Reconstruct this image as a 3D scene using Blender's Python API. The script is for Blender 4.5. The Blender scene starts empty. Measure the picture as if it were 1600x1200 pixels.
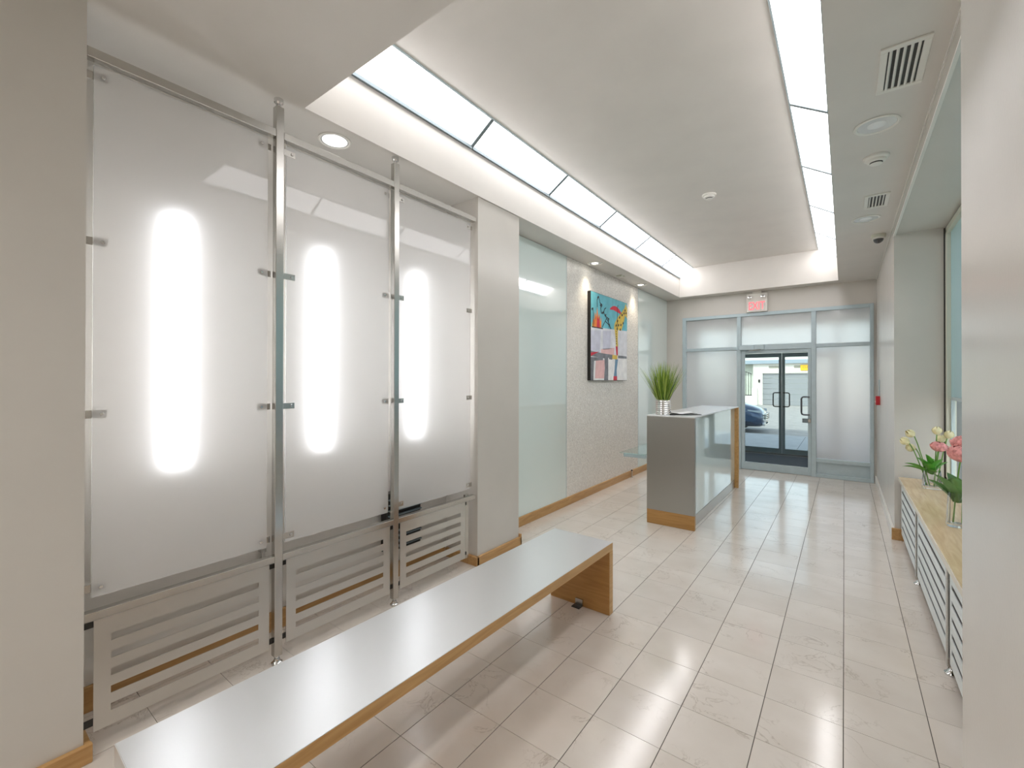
import bpy, bmesh, math, random
from mathutils import Vector, Matrix
random.seed(7)
S = bpy.context.scene
COL = S.collection
R = math.radians

# ------------------------------------------------------------------ camera
FPX, CX, CY = 690.6, 797.4, 591.4           # focal length and principal point in photo pixels (1600 x 1200)
cam = bpy.data.cameras.new('camera')
cam.sensor_fit = 'HORIZONTAL'; cam.sensor_width = 36.0
cam.lens = 36.0 * FPX / 1600
cam.shift_x = -(CX - 800) / 1600
cam.shift_y = (CY - 600) / 1600
cam.clip_start = 0.05; cam.clip_end = 300
camo = bpy.data.objects.new('camera', cam); COL.objects.link(camo)
_y, _p, _r = R(37.08), R(.228), R(-.0855)
_M = (Matrix.Rotation(_y, 3, 'Z') @ Matrix.Rotation(_p, 3, 'X') @ Matrix.Rotation(_r, 3, 'Y'))
_B = Matrix(((1, 0, 0), (0, 0, -1), (0, 1, 0)))      # blender camera axes -> (right, forward, up)
camo.matrix_world = Matrix.Translation((1.5294, -1.5463, 1.5342)) @ (_M @ _B).to_4x4()
S.camera = camo

# ------------------------------------------------------------------ world, sun, exposure
W = bpy.data.worlds.new('sky'); S.world = W; W.use_nodes = True
nt = W.node_tree; nt.nodes.clear()
sky = nt.nodes.new('ShaderNodeTexSky'); sky.sky_type = 'NISHITA'
sky.sun_disc = False; sky.sun_elevation = R(46); sky.sun_rotation = R(188)
sky.air_density = 1.0; sky.dust_density = 1.6; sky.ozone_density = 1.0
bg = nt.nodes.new('ShaderNodeBackground'); bg.inputs['Strength'].default_value = 0.175
wo = nt.nodes.new('ShaderNodeOutputWorld')
hsv = nt.nodes.new('ShaderNodeHueSaturation'); hsv.inputs['Saturation'].default_value = .5
nt.links.new(sky.outputs[0], hsv.inputs['Color']); nt.links.new(hsv.outputs[0], bg.inputs[0]); nt.links.new(bg.outputs[0], wo.inputs[0])
sun = bpy.data.lights.new('sun', 'SUN'); sun.energy = 1.15; sun.angle = R(0.6); sun.color = (1, .96, .9)
suno = bpy.data.objects.new('sun', sun); COL.objects.link(suno)
suno.rotation_euler = Vector((-.10, .70, -.72)).to_track_quat('-Z', 'Y').to_euler()
S.view_settings.view_transform = 'Standard'; S.view_settings.look = 'None'
S.view_settings.exposure = 1.2; S.view_settings.gamma = 1.0
S.view_settings.use_curve_mapping = False
cy = S.cycles
cy.use_denoising = True; cy.use_adaptive_sampling = True; cy.adaptive_threshold = 0.02
cy.max_bounces = 12; cy.diffuse_bounces = 6; cy.glossy_bounces = 5; cy.transmission_bounces = 10; cy.transparent_max_bounces = 24
cy.sample_clamp_indirect = 6.0; cy.blur_glossy = 0.6

COVE = 3.3          # radiance of the cove light panels
TUBE = 4.0          # radiance of the light boxes behind the frosted screen

# ------------------------------------------------------------------ materials
def newmat(name):
    m = bpy.data.materials.new(name); m.use_nodes = True
    n = m.node_tree; n.nodes.clear()
    out = n.nodes.new('ShaderNodeOutputMaterial')
    return m, n, out
def N(n, t, **kw):
    x = n.nodes.new(t)
    for k, v in kw.items():
        if k in x.inputs: x.inputs[k].default_value = v
        else: setattr(x, k, v)
    return x
def c4(c): return (c[0], c[1], c[2], 1)
def pbr(name, col, rough=.5, metal=0.0, spec=.5, noise=0.0, nscale=8.0, bump=0.0, bscale=60.0, coat=0.0, stretch=None, emit=None, estr=0.0, rnoise=0.0, trans=0.0):
    m, n, out = newmat(name)
    b = N(n, 'ShaderNodeBsdfPrincipled'); n.links.new(b.outputs[0], out.inputs[0])
    b.inputs['Base Color'].default_value = c4(col); b.inputs['Roughness'].default_value = rough
    b.inputs['Metallic'].default_value = metal; b.inputs['Specular IOR Level'].default_value = spec
    b.inputs['Coat IOR'].default_value = 2.0 if coat == 1.0 and spec == 1.0 else 1.5
    b.inputs['Coat Weight'].default_value = coat; b.inputs['Coat Roughness'].default_value = .05
    b.inputs['Transmission Weight'].default_value = trans
    if emit: b.inputs['Emission Color'].default_value = c4(emit); b.inputs['Emission Strength'].default_value = estr
    tc = N(n, 'ShaderNodeTexCoord'); mp = N(n, 'ShaderNodeMapping')
    n.links.new(tc.outputs['Object'], mp.inputs[0])
    if stretch: mp.inputs['Scale'].default_value = stretch
    if noise > 0 or rnoise > 0:
        nz = N(n, 'ShaderNodeTexNoise'); nz.inputs['Scale'].default_value = nscale; nz.inputs['Detail'].default_value = 4
        n.links.new(mp.outputs[0], nz.inputs['Vector'])
    if noise > 0:
        rp = N(n, 'ShaderNodeValToRGB')
        rp.color_ramp.elements[0].position = .3; rp.color_ramp.elements[1].position = .7
        rp.color_ramp.elements[0].color = c4([v * (1 - noise) for v in col]); rp.color_ramp.elements[1].color = c4([min(1, v * (1 + noise)) for v in col])
        n.links.new(nz.outputs[0], rp.inputs[0]); n.links.new(rp.outputs[0], b.inputs['Base Color'])
    if rnoise > 0:
        mr = N(n, 'ShaderNodeMapRange'); mr.inputs['To Min'].default_value = rough - rnoise; mr.inputs['To Max'].default_value = rough + rnoise
        n.links.new(nz.outputs[0], mr.inputs[0]); n.links.new(mr.outputs[0], b.inputs['Roughness'])
    if bump > 0:
        nb = N(n, 'ShaderNodeTexNoise'); nb.inputs['Scale'].default_value = bscale; nb.inputs['Detail'].default_value = 3
        n.links.new(mp.outputs[0], nb.inputs['Vector'])
        bp = N(n, 'ShaderNodeBump'); bp.inputs['Strength'].default_value = bump; bp.inputs['Distance'].default_value = .003
        n.links.new(nb.outputs[0], bp.inputs['Height']); n.links.new(bp.outputs[0], b.inputs['Normal'])
    return m
def emis(name, col, s):
    m, n, out = newmat(name)
    e = N(n, 'ShaderNodeEmission'); e.inputs[0].default_value = c4(col); e.inputs[1].default_value = s
    n.links.new(e.outputs[0], out.inputs[0]); return m
def clear_glass(name, tint=(.93, .97, .96)):
    m, n, out = newmat(name)
    t = N(n, 'ShaderNodeBsdfTransparent'); t.inputs[0].default_value = c4(tint)
    g = N(n, 'ShaderNodeBsdfGlossy'); g.inputs['Roughness'].default_value = .01
    f = N(n, 'ShaderNodeFresnel'); f.inputs[0].default_value = 1.45
    mx = N(n, 'ShaderNodeMixShader')
    ge = N(n, 'ShaderNodeNewGeometry'); iv = N(n, 'ShaderNodeMath', operation='SUBTRACT'); iv.inputs[0].default_value = 1.0
    n.links.new(ge.outputs['Backfacing'], iv.inputs[1])
    fm = N(n, 'ShaderNodeMath', operation='MULTIPLY'); n.links.new(f.outputs[0], fm.inputs[0]); n.links.new(iv.outputs[0], fm.inputs[1])
    n.links.new(fm.outputs[0], mx.inputs[0]); n.links.new(t.outputs[0], mx.inputs[1]); n.links.new(g.outputs[0], mx.inputs[2])
    n.links.new(mx.outputs[0], out.inputs[0]); return m
def glass_bsdf(name, rough, tint=(.985, .98, .985), milk=0.0, milkcol=(.85, .86, .84)):
    m, n, out = newmat(name)
    g = N(n, 'ShaderNodeBsdfGlass'); g.inputs['Color'].default_value = c4(tint); g.inputs['Roughness'].default_value = rough; g.inputs['IOR'].default_value = 1.45
    if milk > 0:
        t = N(n, 'ShaderNodeBsdfTranslucent'); t.inputs[0].default_value = c4(milkcol)
        d = N(n, 'ShaderNodeBsdfDiffuse'); d.inputs[0].default_value = c4(milkcol)
        m1 = N(n, 'ShaderNodeMixShader'); m1.inputs[0].default_value = .5 if rough > 0 else 1.0
        n.links.new(t.outputs[0], m1.inputs[1]); n.links.new(d.outputs[0], m1.inputs[2])
        m2 = N(n, 'ShaderNodeMixShader'); m2.inputs[0].default_value = milk
        n.links.new(g.outputs[0], m2.inputs[1]); n.links.new(m1.outputs[0], m2.inputs[2])
        n.links.new(m2.outputs[0], out.inputs[0])
    else: n.links.new(g.outputs[0], out.inputs[0])
    return m
def wood(name, c1, c2, axis='Y', rough=.32):
    m, n, out = newmat(name)
    b = N(n, 'ShaderNodeBsdfPrincipled'); n.links.new(b.outputs[0], out.inputs[0])
    b.inputs['Roughness'].default_value = rough
    tc = N(n, 'ShaderNodeTexCoord'); mp = N(n, 'ShaderNodeMapping')
    mp.inputs['Scale'].default_value = {'X': (1.2, 14, 14), 'Y': (14, 1.2, 14), 'Z': (14, 14, 1.2)}[axis]
    n.links.new(tc.outputs['Object'], mp.inputs[0])
    nz = N(n, 'ShaderNodeTexNoise'); nz.inputs['Scale'].default_value = 2.2; nz.inputs['Detail'].default_value = 6; nz.inputs['Distortion'].default_value = 1.2
    n.links.new(mp.outputs[0], nz.inputs['Vector'])
    rp = N(n, 'ShaderNodeValToRGB'); rp.color_ramp.elements[0].position = .3; rp.color_ramp.elements[1].position = .72
    rp.color_ramp.elements[0].color = c4(c1); rp.color_ramp.elements[1].color = c4(c2)
    n.links.new(nz.outputs[0], rp.inputs[0]); n.links.new(rp.outputs[0], b.inputs['Base Color'])
    return m
def marble():
    m, n, out = newmat('marble_tile')
    b = N(n, 'ShaderNodeBsdfPrincipled'); n.links.new(b.outputs[0], out.inputs[0])
    oi = N(n, 'ShaderNodeObjectInfo'); tc = N(n, 'ShaderNodeTexCoord')
    sc = N(n, 'ShaderNodeVectorMath', operation='SCALE'); sc.inputs['Scale'].default_value = 37.0
    cb = N(n, 'ShaderNodeCombineXYZ')
    n.links.new(oi.outputs['Random'], cb.inputs[0]); n.links.new(oi.outputs['Random'], cb.inputs[1])
    n.links.new(cb.outputs[0], sc.inputs[0])
    ad = N(n, 'ShaderNodeVectorMath', operation='ADD'); n.links.new(tc.outputs['Object'], ad.inputs[0]); n.links.new(sc.outputs[0], ad.inputs[1])
    n1 = N(n, 'ShaderNodeTexNoise'); n1.inputs['Scale'].default_value = 3.5; n1.inputs['Detail'].default_value = 5
    n.links.new(ad.outputs[0], n1.inputs['Vector'])
    r1 = N(n, 'ShaderNodeValToRGB'); r1.color_ramp.elements[0].position = .3; r1.color_ramp.elements[1].position = .7
    r1.color_ramp.elements[0].color = (.69, .625, .56, 1); r1.color_ramp.elements[1].color = (.76, .70, .64, 1)
    n.links.new(n1.outputs[0], r1.inputs[0])
    # veins: thin lines where a distorted noise crosses one half, kept only in patches
    n2 = N(n, 'ShaderNodeTexNoise'); n2.inputs['Scale'].default_value = 4.2; n2.inputs['Detail'].default_value = 7; n2.inputs['Roughness'].default_value = .62; n2.inputs['Distortion'].default_value = 1.1
    n.links.new(ad.outputs[0], n2.inputs['Vector'])
    s1 = N(n, 'ShaderNodeMath', operation='SUBTRACT'); s1.inputs[1].default_value = .5; n.links.new(n2.outputs[0], s1.inputs[0])
    a1 = N(n, 'ShaderNodeMath', operation='ABSOLUTE'); n.links.new(s1.outputs[0], a1.inputs[0])
    mr = N(n, 'ShaderNodeMapRange'); mr.inputs['From Min'].default_value = 0.0; mr.inputs['From Max'].default_value = .012; mr.inputs['To Min'].default_value = .55; mr.inputs['To Max'].default_value = 0
    n.links.new(a1.outputs[0], mr.inputs[0])
    n3 = N(n, 'ShaderNodeTexNoise'); n3.inputs['Scale'].default_value = 2.6; n3.inputs['Detail'].default_value = 1
    n.links.new(ad.outputs[0], n3.inputs['Vector'])
    m3 = N(n, 'ShaderNodeMapRange'); m3.inputs['From Min'].default_value = .48; m3.inputs['From Max'].default_value = .62
    n.links.new(n3.outputs[0], m3.inputs[0])
    mu = N(n, 'ShaderNodeMath', operation='MULTIPLY'); n.links.new(mr.outputs[0], mu.inputs[0]); n.links.new(m3.outputs[0], mu.inputs[1])
    mx = N(n, 'ShaderNodeMix', data_type='RGBA'); n.links.new(mu.outputs[0], mx.inputs[0]); n.links.new(r1.outputs[0], mx.inputs[6]); mx.inputs[7].default_value = (.36, .29, .23, 1)
    hs = N(n, 'ShaderNodeHueSaturation')
    vr = N(n, 'ShaderNodeMapRange'); vr.inputs['To Min'].default_value = .965; vr.inputs['To Max'].default_value = 1.03
    n.links.new(oi.outputs['Random'], vr.inputs[0]); n.links.new(vr.outputs[0], hs.inputs['Value']); n.links.new(mx.outputs[2], hs.inputs['Color'])
    n.links.new(hs.outputs[0], b.inputs['Base Color'])
    b.inputs['Roughness'].default_value = .13; b.inputs['Specular IOR Level'].default_value = .85
    n4 = N(n, 'ShaderNodeTexNoise'); n4.inputs['Scale'].default_value = 5.0
    n.links.new(ad.outputs[0], n4.inputs['Vector'])
    bp = N(n, 'ShaderNodeBump'); bp.inputs['Strength'].default_value = .06; bp.inputs['Distance'].default_value = .002
    n.links.new(n4.outputs[0], bp.inputs['Height']); n.links.new(bp.outputs[0], b.inputs['Normal'])
    return m
def stone():
    m, n, out = newmat('flecked_stone')
    b = N(n, 'ShaderNodeBsdfPrincipled'); n.links.new(b.outputs[0], out.inputs[0])
    tc = N(n, 'ShaderNodeTexCoord'); mp = N(n, 'ShaderNodeMapping'); mp.inputs['Scale'].default_value = (1, 1, .42)
    n.links.new(tc.outputs['Object'], mp.inputs[0])
    vo = N(n, 'ShaderNodeTexVoronoi'); vo.inputs['Scale'].default_value = 190
    n.links.new(mp.outputs[0], vo.inputs['Vector'])
    sp = N(n, 'ShaderNodeSeparateColor'); n.links.new(vo.outputs['Color'], sp.inputs[0])
    r1 = N(n, 'ShaderNodeValToRGB'); r1.color_ramp.elements[0].color = (.74, .71, .665, 1); r1.color_ramp.elements[1].color = (.86, .845, .81, 1)
    n.links.new(sp.outputs[0], r1.inputs[0]); n.links.new(r1.outputs[0], b.inputs['Base Color'])
    r2 = N(n, 'ShaderNodeMapRange'); r2.inputs['From Min'].default_value = .55; r2.inputs['From Max'].default_value = .62; r2.inputs['To Min'].default_value = .45; r2.inputs['To Max'].default_value = .07
    n.links.new(sp.outputs[1], r2.inputs[0]); n.links.new(r2.outputs[0], b.inputs['Roughness'])
    b.inputs['Specular IOR Level'].default_value = .8
    ge = N(n, 'ShaderNodeNewGeometry')
    sb = N(n, 'ShaderNodeVectorMath', operation='SUBTRACT'); sb.inputs[1].default_value = (.5, .5, .5); n.links.new(vo.outputs['Color'], sb.inputs[0])
    sc = N(n, 'ShaderNodeVectorMath', operation='SCALE'); sc.inputs['Scale'].default_value = .42; n.links.new(sb.outputs[0], sc.inputs[0])
    ad = N(n, 'ShaderNodeVectorMath', operation='ADD'); n.links.new(ge.outputs['Normal'], ad.inputs[0]); n.links.new(sc.outputs[0], ad.inputs[1])
    no = N(n, 'ShaderNodeVectorMath', operation='NORMALIZE'); n.links.new(ad.outputs[0], no.inputs[0]); n.links.new(no.outputs[0], b.inputs['Normal'])
    return m
def painted_canvas():
    return pbr('canvas_print', (.8, .8, .8), .6, noise=.1)

M = dict(
    wall=pbr('greige_wall_paint', (.665, .635, .59), .25, noise=.02, nscale=3, bump=.06, bscale=90),
    ceil=pbr('greige_ceiling_paint', (.71, .68, .64), .42, noise=.03, nscale=2.5, bump=.08, bscale=90),
    tile=marble(),
    grout=pbr('dark_grout', (.10, .085, .07), .9, noise=.2),
    steel=pbr('brushed_stainless_steel', (.56, .545, .515), .24, 1.0),
    steel_sheet=pbr('satin_steel_sheet', (.64, .63, .60), .34, 1.0, rnoise=.05, nscale=50, stretch=(1, .06, 1)),
    bench_top=pbr('brushed_steel_bench_top', (.78, .795, .81), .30, .8),
    chrome=pbr('polished_chrome', (.72, .72, .72), .08, 1.0),
    dark=pbr('black_metal', (.025, .023, .02), .45),
    wood=wood('honey_birch_plywood', (.50, .27, .085), (.64, .38, .15)),
    woodx=wood('honey_birch_panel', (.42, .21, .06), (.55, .30, .10), 'X'),
    woodtop=wood('pale_maple_counter', (.56, .40, .22), (.70, .53, .32), 'Y', .22),
    wooddirty=wood('honey_wood_baseboard', (.46, .25, .085), (.60, .36, .15), 'Y', .4),
    teal=pbr('pale_teal_back_painted_glass', (.80, .925, .91), .03, spec=1.0, coat=1.0),
    stone=stone(),
    frost_f=glass_bsdf('smooth_glass_face', 0.0, milk=.40, milkcol=(.96, .95, .93)),
    frost_b=glass_bsdf('etched_glass_face', .60, milk=.30, milkcol=(.95, .96, .95)),
    frost_d=glass_bsdf('etched_door_glass_face', .38, milk=.35, tint=(.93, .95, .97)),
    clear=clear_glass('clear_glass'),
    clear2=clear_glass('greenish_clear_glass', (.90, .965, .95)),
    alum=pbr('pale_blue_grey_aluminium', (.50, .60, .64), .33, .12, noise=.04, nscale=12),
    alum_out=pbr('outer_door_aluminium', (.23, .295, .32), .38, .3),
    alum_dark=pbr('dark_grey_aluminium', (.22, .27, .29), .4, .3),  # darker grey for cove dividers, lower trims, heater fins and lock case
    white=pbr('white_enamel', (.80, .78, .73), .35),
    cream=pbr('cream_window_frame', (.66, .66, .56), .4),
    cove=emis('lit_opal_cove_panel', (1.0, .98, .99), COVE),
    tube=emis('lit_opal_light_box', (.96, .98, 1.0), TUBE),
    lamp=emis('lit_downlight_lamp', (1.0, .93, .82), 6.0),
    lampw=emis('lit_white_downlight_lens', (1.0, .98, .95), 1.6),
    reflector=pbr('downlight_reflector', (.80, .82, .82), .16, .35),
    film=pbr('pale_teal_window_film', (.62, .82, .80), .25, trans=.0, spec=.4),
    canvas_edge=pbr('black_canvas_edge', (.02, .018, .016), .6),
    rubber=pbr('dark_ribbed_mat', (.06, .065, .08), .9, noise=.4, nscale=60),
    paper=pbr('white_paper', (.85, .86, .88), .5),
    black=pbr('black_plastic', (.015, .015, .018), .35),
    smoke=pbr('dark_smoked_dome', (.02, .022, .026), .06, coat=1.0),
)
def film_mat():
    m, n, out = newmat('pale_teal_translucent_film')
    t = N(n, 'ShaderNodeBsdfTranslucent'); t.inputs[0].default_value = (.80, .985, .965, 1)
    d = N(n, 'ShaderNodeBsdfDiffuse'); d.inputs[0].default_value = (.66, .80, .785, 1)
    g = N(n, 'ShaderNodeBsdfGlossy'); g.inputs['Roughness'].default_value = .08
    a = N(n, 'ShaderNodeMixShader'); a.inputs[0].default_value = .1
    b = N(n, 'ShaderNodeMixShader'); f = N(n, 'ShaderNodeFresnel')
    n.links.new(t.outputs[0], a.inputs[1]); n.links.new(d.outputs[0], a.inputs[2])
    n.links.new(f.outputs[0], b.inputs[0]); n.links.new(a.outputs[0], b.inputs[1]); n.links.new(g.outputs[0], b.inputs[2])
    n.links.new(b.outputs[0], out.inputs[0]); return m
M['film'] = film_mat()

# ------------------------------------------------------------------ mesh helpers
class MB:
    def __init__(s): s.v = []; s.f = []; s.m = []
    def _add(s, vs, fs, mi=0):
        k = len(s.v); s.v += [tuple(v) for v in vs]; s.f += [tuple(i + k for i in f) for f in fs]; s.m += [mi] * len(fs); return s
    def box(s, x0, x1, y0, y1, z0, z1, mi=0):
        return s._add([(x0,y0,z0),(x1,y0,z0),(x1,y1,z0),(x0,y1,z0),(x0,y0,z1),(x1,y0,z1),(x1,y1,z1),(x0,y1,z1)],
                      [(0,3,2,1),(4,5,6,7),(0,1,5,4),(1,2,6,5),(2,3,7,6),(3,0,4,7)], mi)
    def cbox(s, x0, x1, y0, y1, z0, z1, b=.002, mi=0):
        # box with chamfered edges (24 vertices)
        bm = bmesh.new(); bmesh.ops.create_cube(bm, size=1)
        for v in bm.verts: v.co = Vector(((x0+x1)/2 + v.co.x*(x1-x0), (y0+y1)/2 + v.co.y*(y1-y0), (z0+z1)/2 + v.co.z*(z1-z0)))
        bmesh.ops.bevel(bm, geom=list(bm.edges), offset=b, segments=1, affect='EDGES', profile=.5)
        bm.verts.index_update(); s._add([v.co[:] for v in bm.verts], [[v.index for v in f.verts] for f in bm.faces], mi); bm.free(); return s
    def prism(s, prof, axis, a, b, mi=0):
        # prof: list of 2-D points, extruded along axis from a to b
        n = len(prof)
        def P(q, t):
            if axis == 'y': return (q[0], t, q[1])
            if axis == 'x': return (t, q[0], q[1])
            return (q[0], q[1], t)
        vs = [P(q, a) for q in prof] + [P(q, b) for q in prof]
        fs = [tuple(range(n))[::-1], tuple(range(n, 2*n))] + [(i, (i+1) % n, n + (i+1) % n, n + i) for i in range(n)]
        return s._add(vs, fs, mi)
    def tube(s, pts, r, n=8, mi=0, cap=True, taper=None):
        pts = [Vector(p) for p in pts]; k0 = len(s.v); rings = []
        up = None
        for i, p in enumerate(pts):
            d = (pts[min(i+1, len(pts)-1)] - pts[max(i-1, 0)]).normalized()
            if up is None: up = d.orthogonal().normalized()
            up = (up - d * up.dot(d)); up = up.normalized() if up.length > 1e-6 else d.orthogonal().normalized()
            w = d.cross(up); rr = r if taper is None else taper[i]
            rings.append([p + (up*math.cos(2*math.pi*j/n) + w*math.sin(2*math.pi*j/n))*rr for j in range(n)])
        vs = [q for g in rings for q in g]; fs = []
        for i in range(len(rings)-1):
            for j in range(n): fs.append((i*n+j, i*n+(j+1) % n, (i+1)*n+(j+1) % n, (i+1)*n+j))
        if cap: fs += [tuple(range(n))[::-1], tuple(range((len(rings)-1)*n, len(rings)*n))]
        return s._add(vs, fs, mi)
    def lathe(s, prof, c, n=24, mi=0, axis='z', closed=False):
        # prof: (radius, height) pairs around axis through c
        vs = []; fs = []
        for r, h in prof:
            for j in range(n):
                a = 2*math.pi*j/n; x, y = r*math.cos(a), r*math.sin(a)
                vs.append({'z': (c[0]+x, c[1]+y, c[2]+h), 'y': (c[0]+x, c[1]+h, c[2]+y), 'x': (c[0]+h, c[1]+x, c[2]+y)}[axis])
        m = len(prof)
        for i in range(m-1 + (1 if closed else 0)):
            i2 = (i+1) % m
            for j in range(n): fs.append((i*n+j, i*n+(j+1) % n, i2*n+(j+1) % n, i2*n+j))
        if not closed:
            if prof[0][0] > 1e-5: fs.append(tuple(range(n))[::-1])
            if prof[-1][0] > 1e-5: fs.append(tuple(range((m-1)*n, m*n)))
        return s._add(vs, fs, mi)
    def patch(s, fn, nu, nv, mi=0):
        vs = [fn(i/nu, j/nv) for j in range(nv+1) for i in range(nu+1)]
        fs = [(j*(nu+1)+i, j*(nu+1)+i+1, (j+1)*(nu+1)+i+1, (j+1)*(nu+1)+i) for j in range(nv) for i in range(nu)]
        return s._add(vs, fs, mi)
    def build(s, name, mats, parent=None, local=False, smooth=False):
        me = bpy.data.meshes.new(name)
        off = Vector((0, 0, 0))
        if parent is not None and not local:
            p = parent
            while p is not None: off += p.location; p = p.parent
        me.from_pydata([(v[0]-off.x, v[1]-off.y, v[2]-off.z) for v in s.v], [], s.f)
        if not isinstance(mats, (list, tuple)): mats = [mats]
        for m in mats: me.materials.append(m)
        if len(mats) > 1: me.polygons.foreach_set('material_index', s.m)
        bm = bmesh.new(); bm.from_mesh(me); bmesh.ops.recalc_face_normals(bm, faces=bm.faces); bm.to_mesh(me); bm.free()
        if smooth:
            me.polygons.foreach_set('use_smooth', [True]*len(me.polygons))
            me.set_sharp_from_angle(angle=R(38))
        me.update()
        o = bpy.data.objects.new(name, me); COL.objects.link(o)
        if parent is not None: o.parent = parent
        return o
def tag(o, label, cat, group=None):
    o['label'] = label; o['category'] = cat
    if group: o['group'] = group
    return o
def thing(name, loc, label, cat, group=None, rz=0):
    o = bpy.data.objects.new(name, None); COL.objects.link(o); o.location = loc; o.rotation_euler = (0, 0, rz)
    o.empty_display_size = .1
    return tag(o, label, cat, group)
def struct(o): o['kind'] = 'structure'; return o
def frosted(mb_args, name, parent, back_axis, back_mat, label=None):
    """a glass slab whose face towards back_axis is etched and whose other faces are smooth"""
    x0, x1, y0, y1, z0, z1 = mb_args
    m = MB(); m.box(*mb_args)
    o = m.build(name, [M['frost_f'], back_mat], parent)
    for p in o.data.polygons:
        if p.normal.dot(Vector(back_axis)) > .9: p.material_index = 1
    if label: o['label'] = label
    return o
def text_mesh(txt, size, depth, name, mat, parent, mtx):
    cu = bpy.data.curves.new(name, 'FONT'); cu.body = txt; cu.size = size; cu.extrude = depth; cu.align_x = 'CENTER'; cu.align_y = 'CENTER'
    to = bpy.data.objects.new(name + '_curve', cu); COL.objects.link(to)
    dg = bpy.context.evaluated_depsgraph_get(); me = bpy.data.meshes.new_from_object(to.evaluated_get(dg))
    bpy.data.objects.remove(to); me.transform(mtx); me.materials.clear(); me.materials.append(mat)
    o = bpy.data.objects.new(name, me); COL.objects.link(o); o.parent = parent
    return o

# ------------------------------------------------------------------ dimensions of the place (metres; floor grid of 0.3048 m tiles)
H = 3.06            # soffit height
ZC = 3.57           # tray ceiling
XL = -.90           # left wall face
XR = 1.915          # right wall face
YF = 7.04           # storefront plane
T = .3048
TX0, TX1, TY0, TY1 = -.885, 1.457, -.27, 6.80   # tray opening
COVE_Z = 3.425      # lower edge of the cove lights

# ------------------------------------------------------------------ walls and ceiling
m = MB()
m.box(-1.45, XL, -4.2, -1.16, 0, H)            # near pier
m.box(-1.45, -1.265, -1.16, 1.22, 0, H)        # back of the lit alcove
m.box(-1.45, XL, 1.22, 1.80, 0, H)             # column
m.box(-1.45, -1.20, 1.80, 7.20, 0, H)          # back of the art recess
wall_left = struct(m.build('wall_left', M['wall']))
m = MB()
m.box(1.80, 2.55, -4.2, .26, 0, H)
m.box(2.27, 2.55, .26, 4.12, 0, .60)
m.box(2.27, 2.55, .26, .45, .60, 2.95)
m.box(2.30, 2.34, 4.10, 4.12, .60, 2.95)
m.box(XR, 2.34, 4.12, 7.20, 0, H)
wall_right = struct(m.build('wall_right', M['wall']))
m = MB()
m.box(-1.20, -.893, YF, YF+.12, 0, H); m.box(1.883, XR, YF, YF+.12, 0, H); m.box(-.893, 1.883, YF, YF+.12, 2.70, H)
struct(m.build('wall_front', M['wall']))
struct(MB().box(-1.45, 2.55, -4.35, -4.2, 0, 3.9).build('wall_back', M['wall']))
m = MB()
m.box(-1.45, TX0, -4.2, 7.2, H, 3.85)
m.box(TX1, 2.55, -4.2, 7.2, H, 3.85)
m.box(TX0, TX1, -4.2, TY0, H, 3.85)
m.box(TX0, TX1, TY1, 7.2, H, 3.85)
m.box(TX0, TX1, TY0, TY1, ZC, 3.85)
ceiling = struct(m.build('ceiling', M['ceil']))
hd = struct(MB().box(XR, 2.55, .26, 4.12, 2.95, H).build('trim_1', M['wall']))      # header over the window recess
struct(MB().box(XR-.004, XR+.012, .26, 4.135, 2.938, 2.95).box(XR-.006, XR, .26, 7.04, H-.012, H).build('trim_2', M['white']))
# the storeys above (never in view, but they throw the shadow on the street)
struct(MB().box(-9, 2.6, -5, 9.3, 3.9, 8.3).build('wall_upper', M['white']))

# wall finishes of the art recess: glass, flecked stone, glass
o = MB().cbox(-1.20, -1.188, 1.803, 3.187, .10, H-.004, .0015).build('glass_panel', M['teal'], wall_left); o['label'] = 'pale teal glass wall panel beside the column'
o = MB().box(-1.20, -1.190, 3.192, 5.548, .10, H-.002).build('stone_panel', M['stone'], wall_left); o['label'] = 'sparkling flecked stone wall panel behind the painting'
o = MB().cbox(-1.20, -1.188, 5.552, 7.038, .10, H-.004, .0015).build('glass_panel', M['teal'], wall_left); o['label'] = 'pale teal glass wall panel next to the storefront'
MB().box(-1.20, -1.186, 3.187, 3.192, .10, H).build('joint_strip', M['alum'], wall_left)
MB().box(-1.20, -1.186, 5.548, 5.552, .10, H).build('joint_strip', M['alum'], wall_left)

# baseboards
def base(name, boxes, mat):
    m = MB()
    for b in boxes: m.cbox(*b, b=.003)
    return struct(m.build(name, mat))
base('baseboard_left', [(XL, XL+.022, -4.2, -1.135, 0, .075), (XL, XL+.022, 1.195, 1.82, 0, .075), (-1.25, XL+.022, 1.19, 1.22, 0, .075),
                        (-1.265, -1.249, -1.16, 1.19, 0, .12), (-1.2, -1.175, 1.8, 7.04, 0, .10), (-1.2, XL+.022, 1.8, 1.822, 0, .10),
                        (-1.265, XL-.002, -1.16, -1.138, 0, .075)], M['wooddirty'])
base('baseboard_right', [(XR-.02, XR, 4.122, 7.04, 0, .11)], M['white'])
base('trim_5', [(XR-.022, 2.1, 4.096, 4.12, 0, .11)], M['wooddirty'])
base('baseboard_front', [(-1.2, -.893, YF-.02, YF, 0, .10)], M['wooddirty'])

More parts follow.
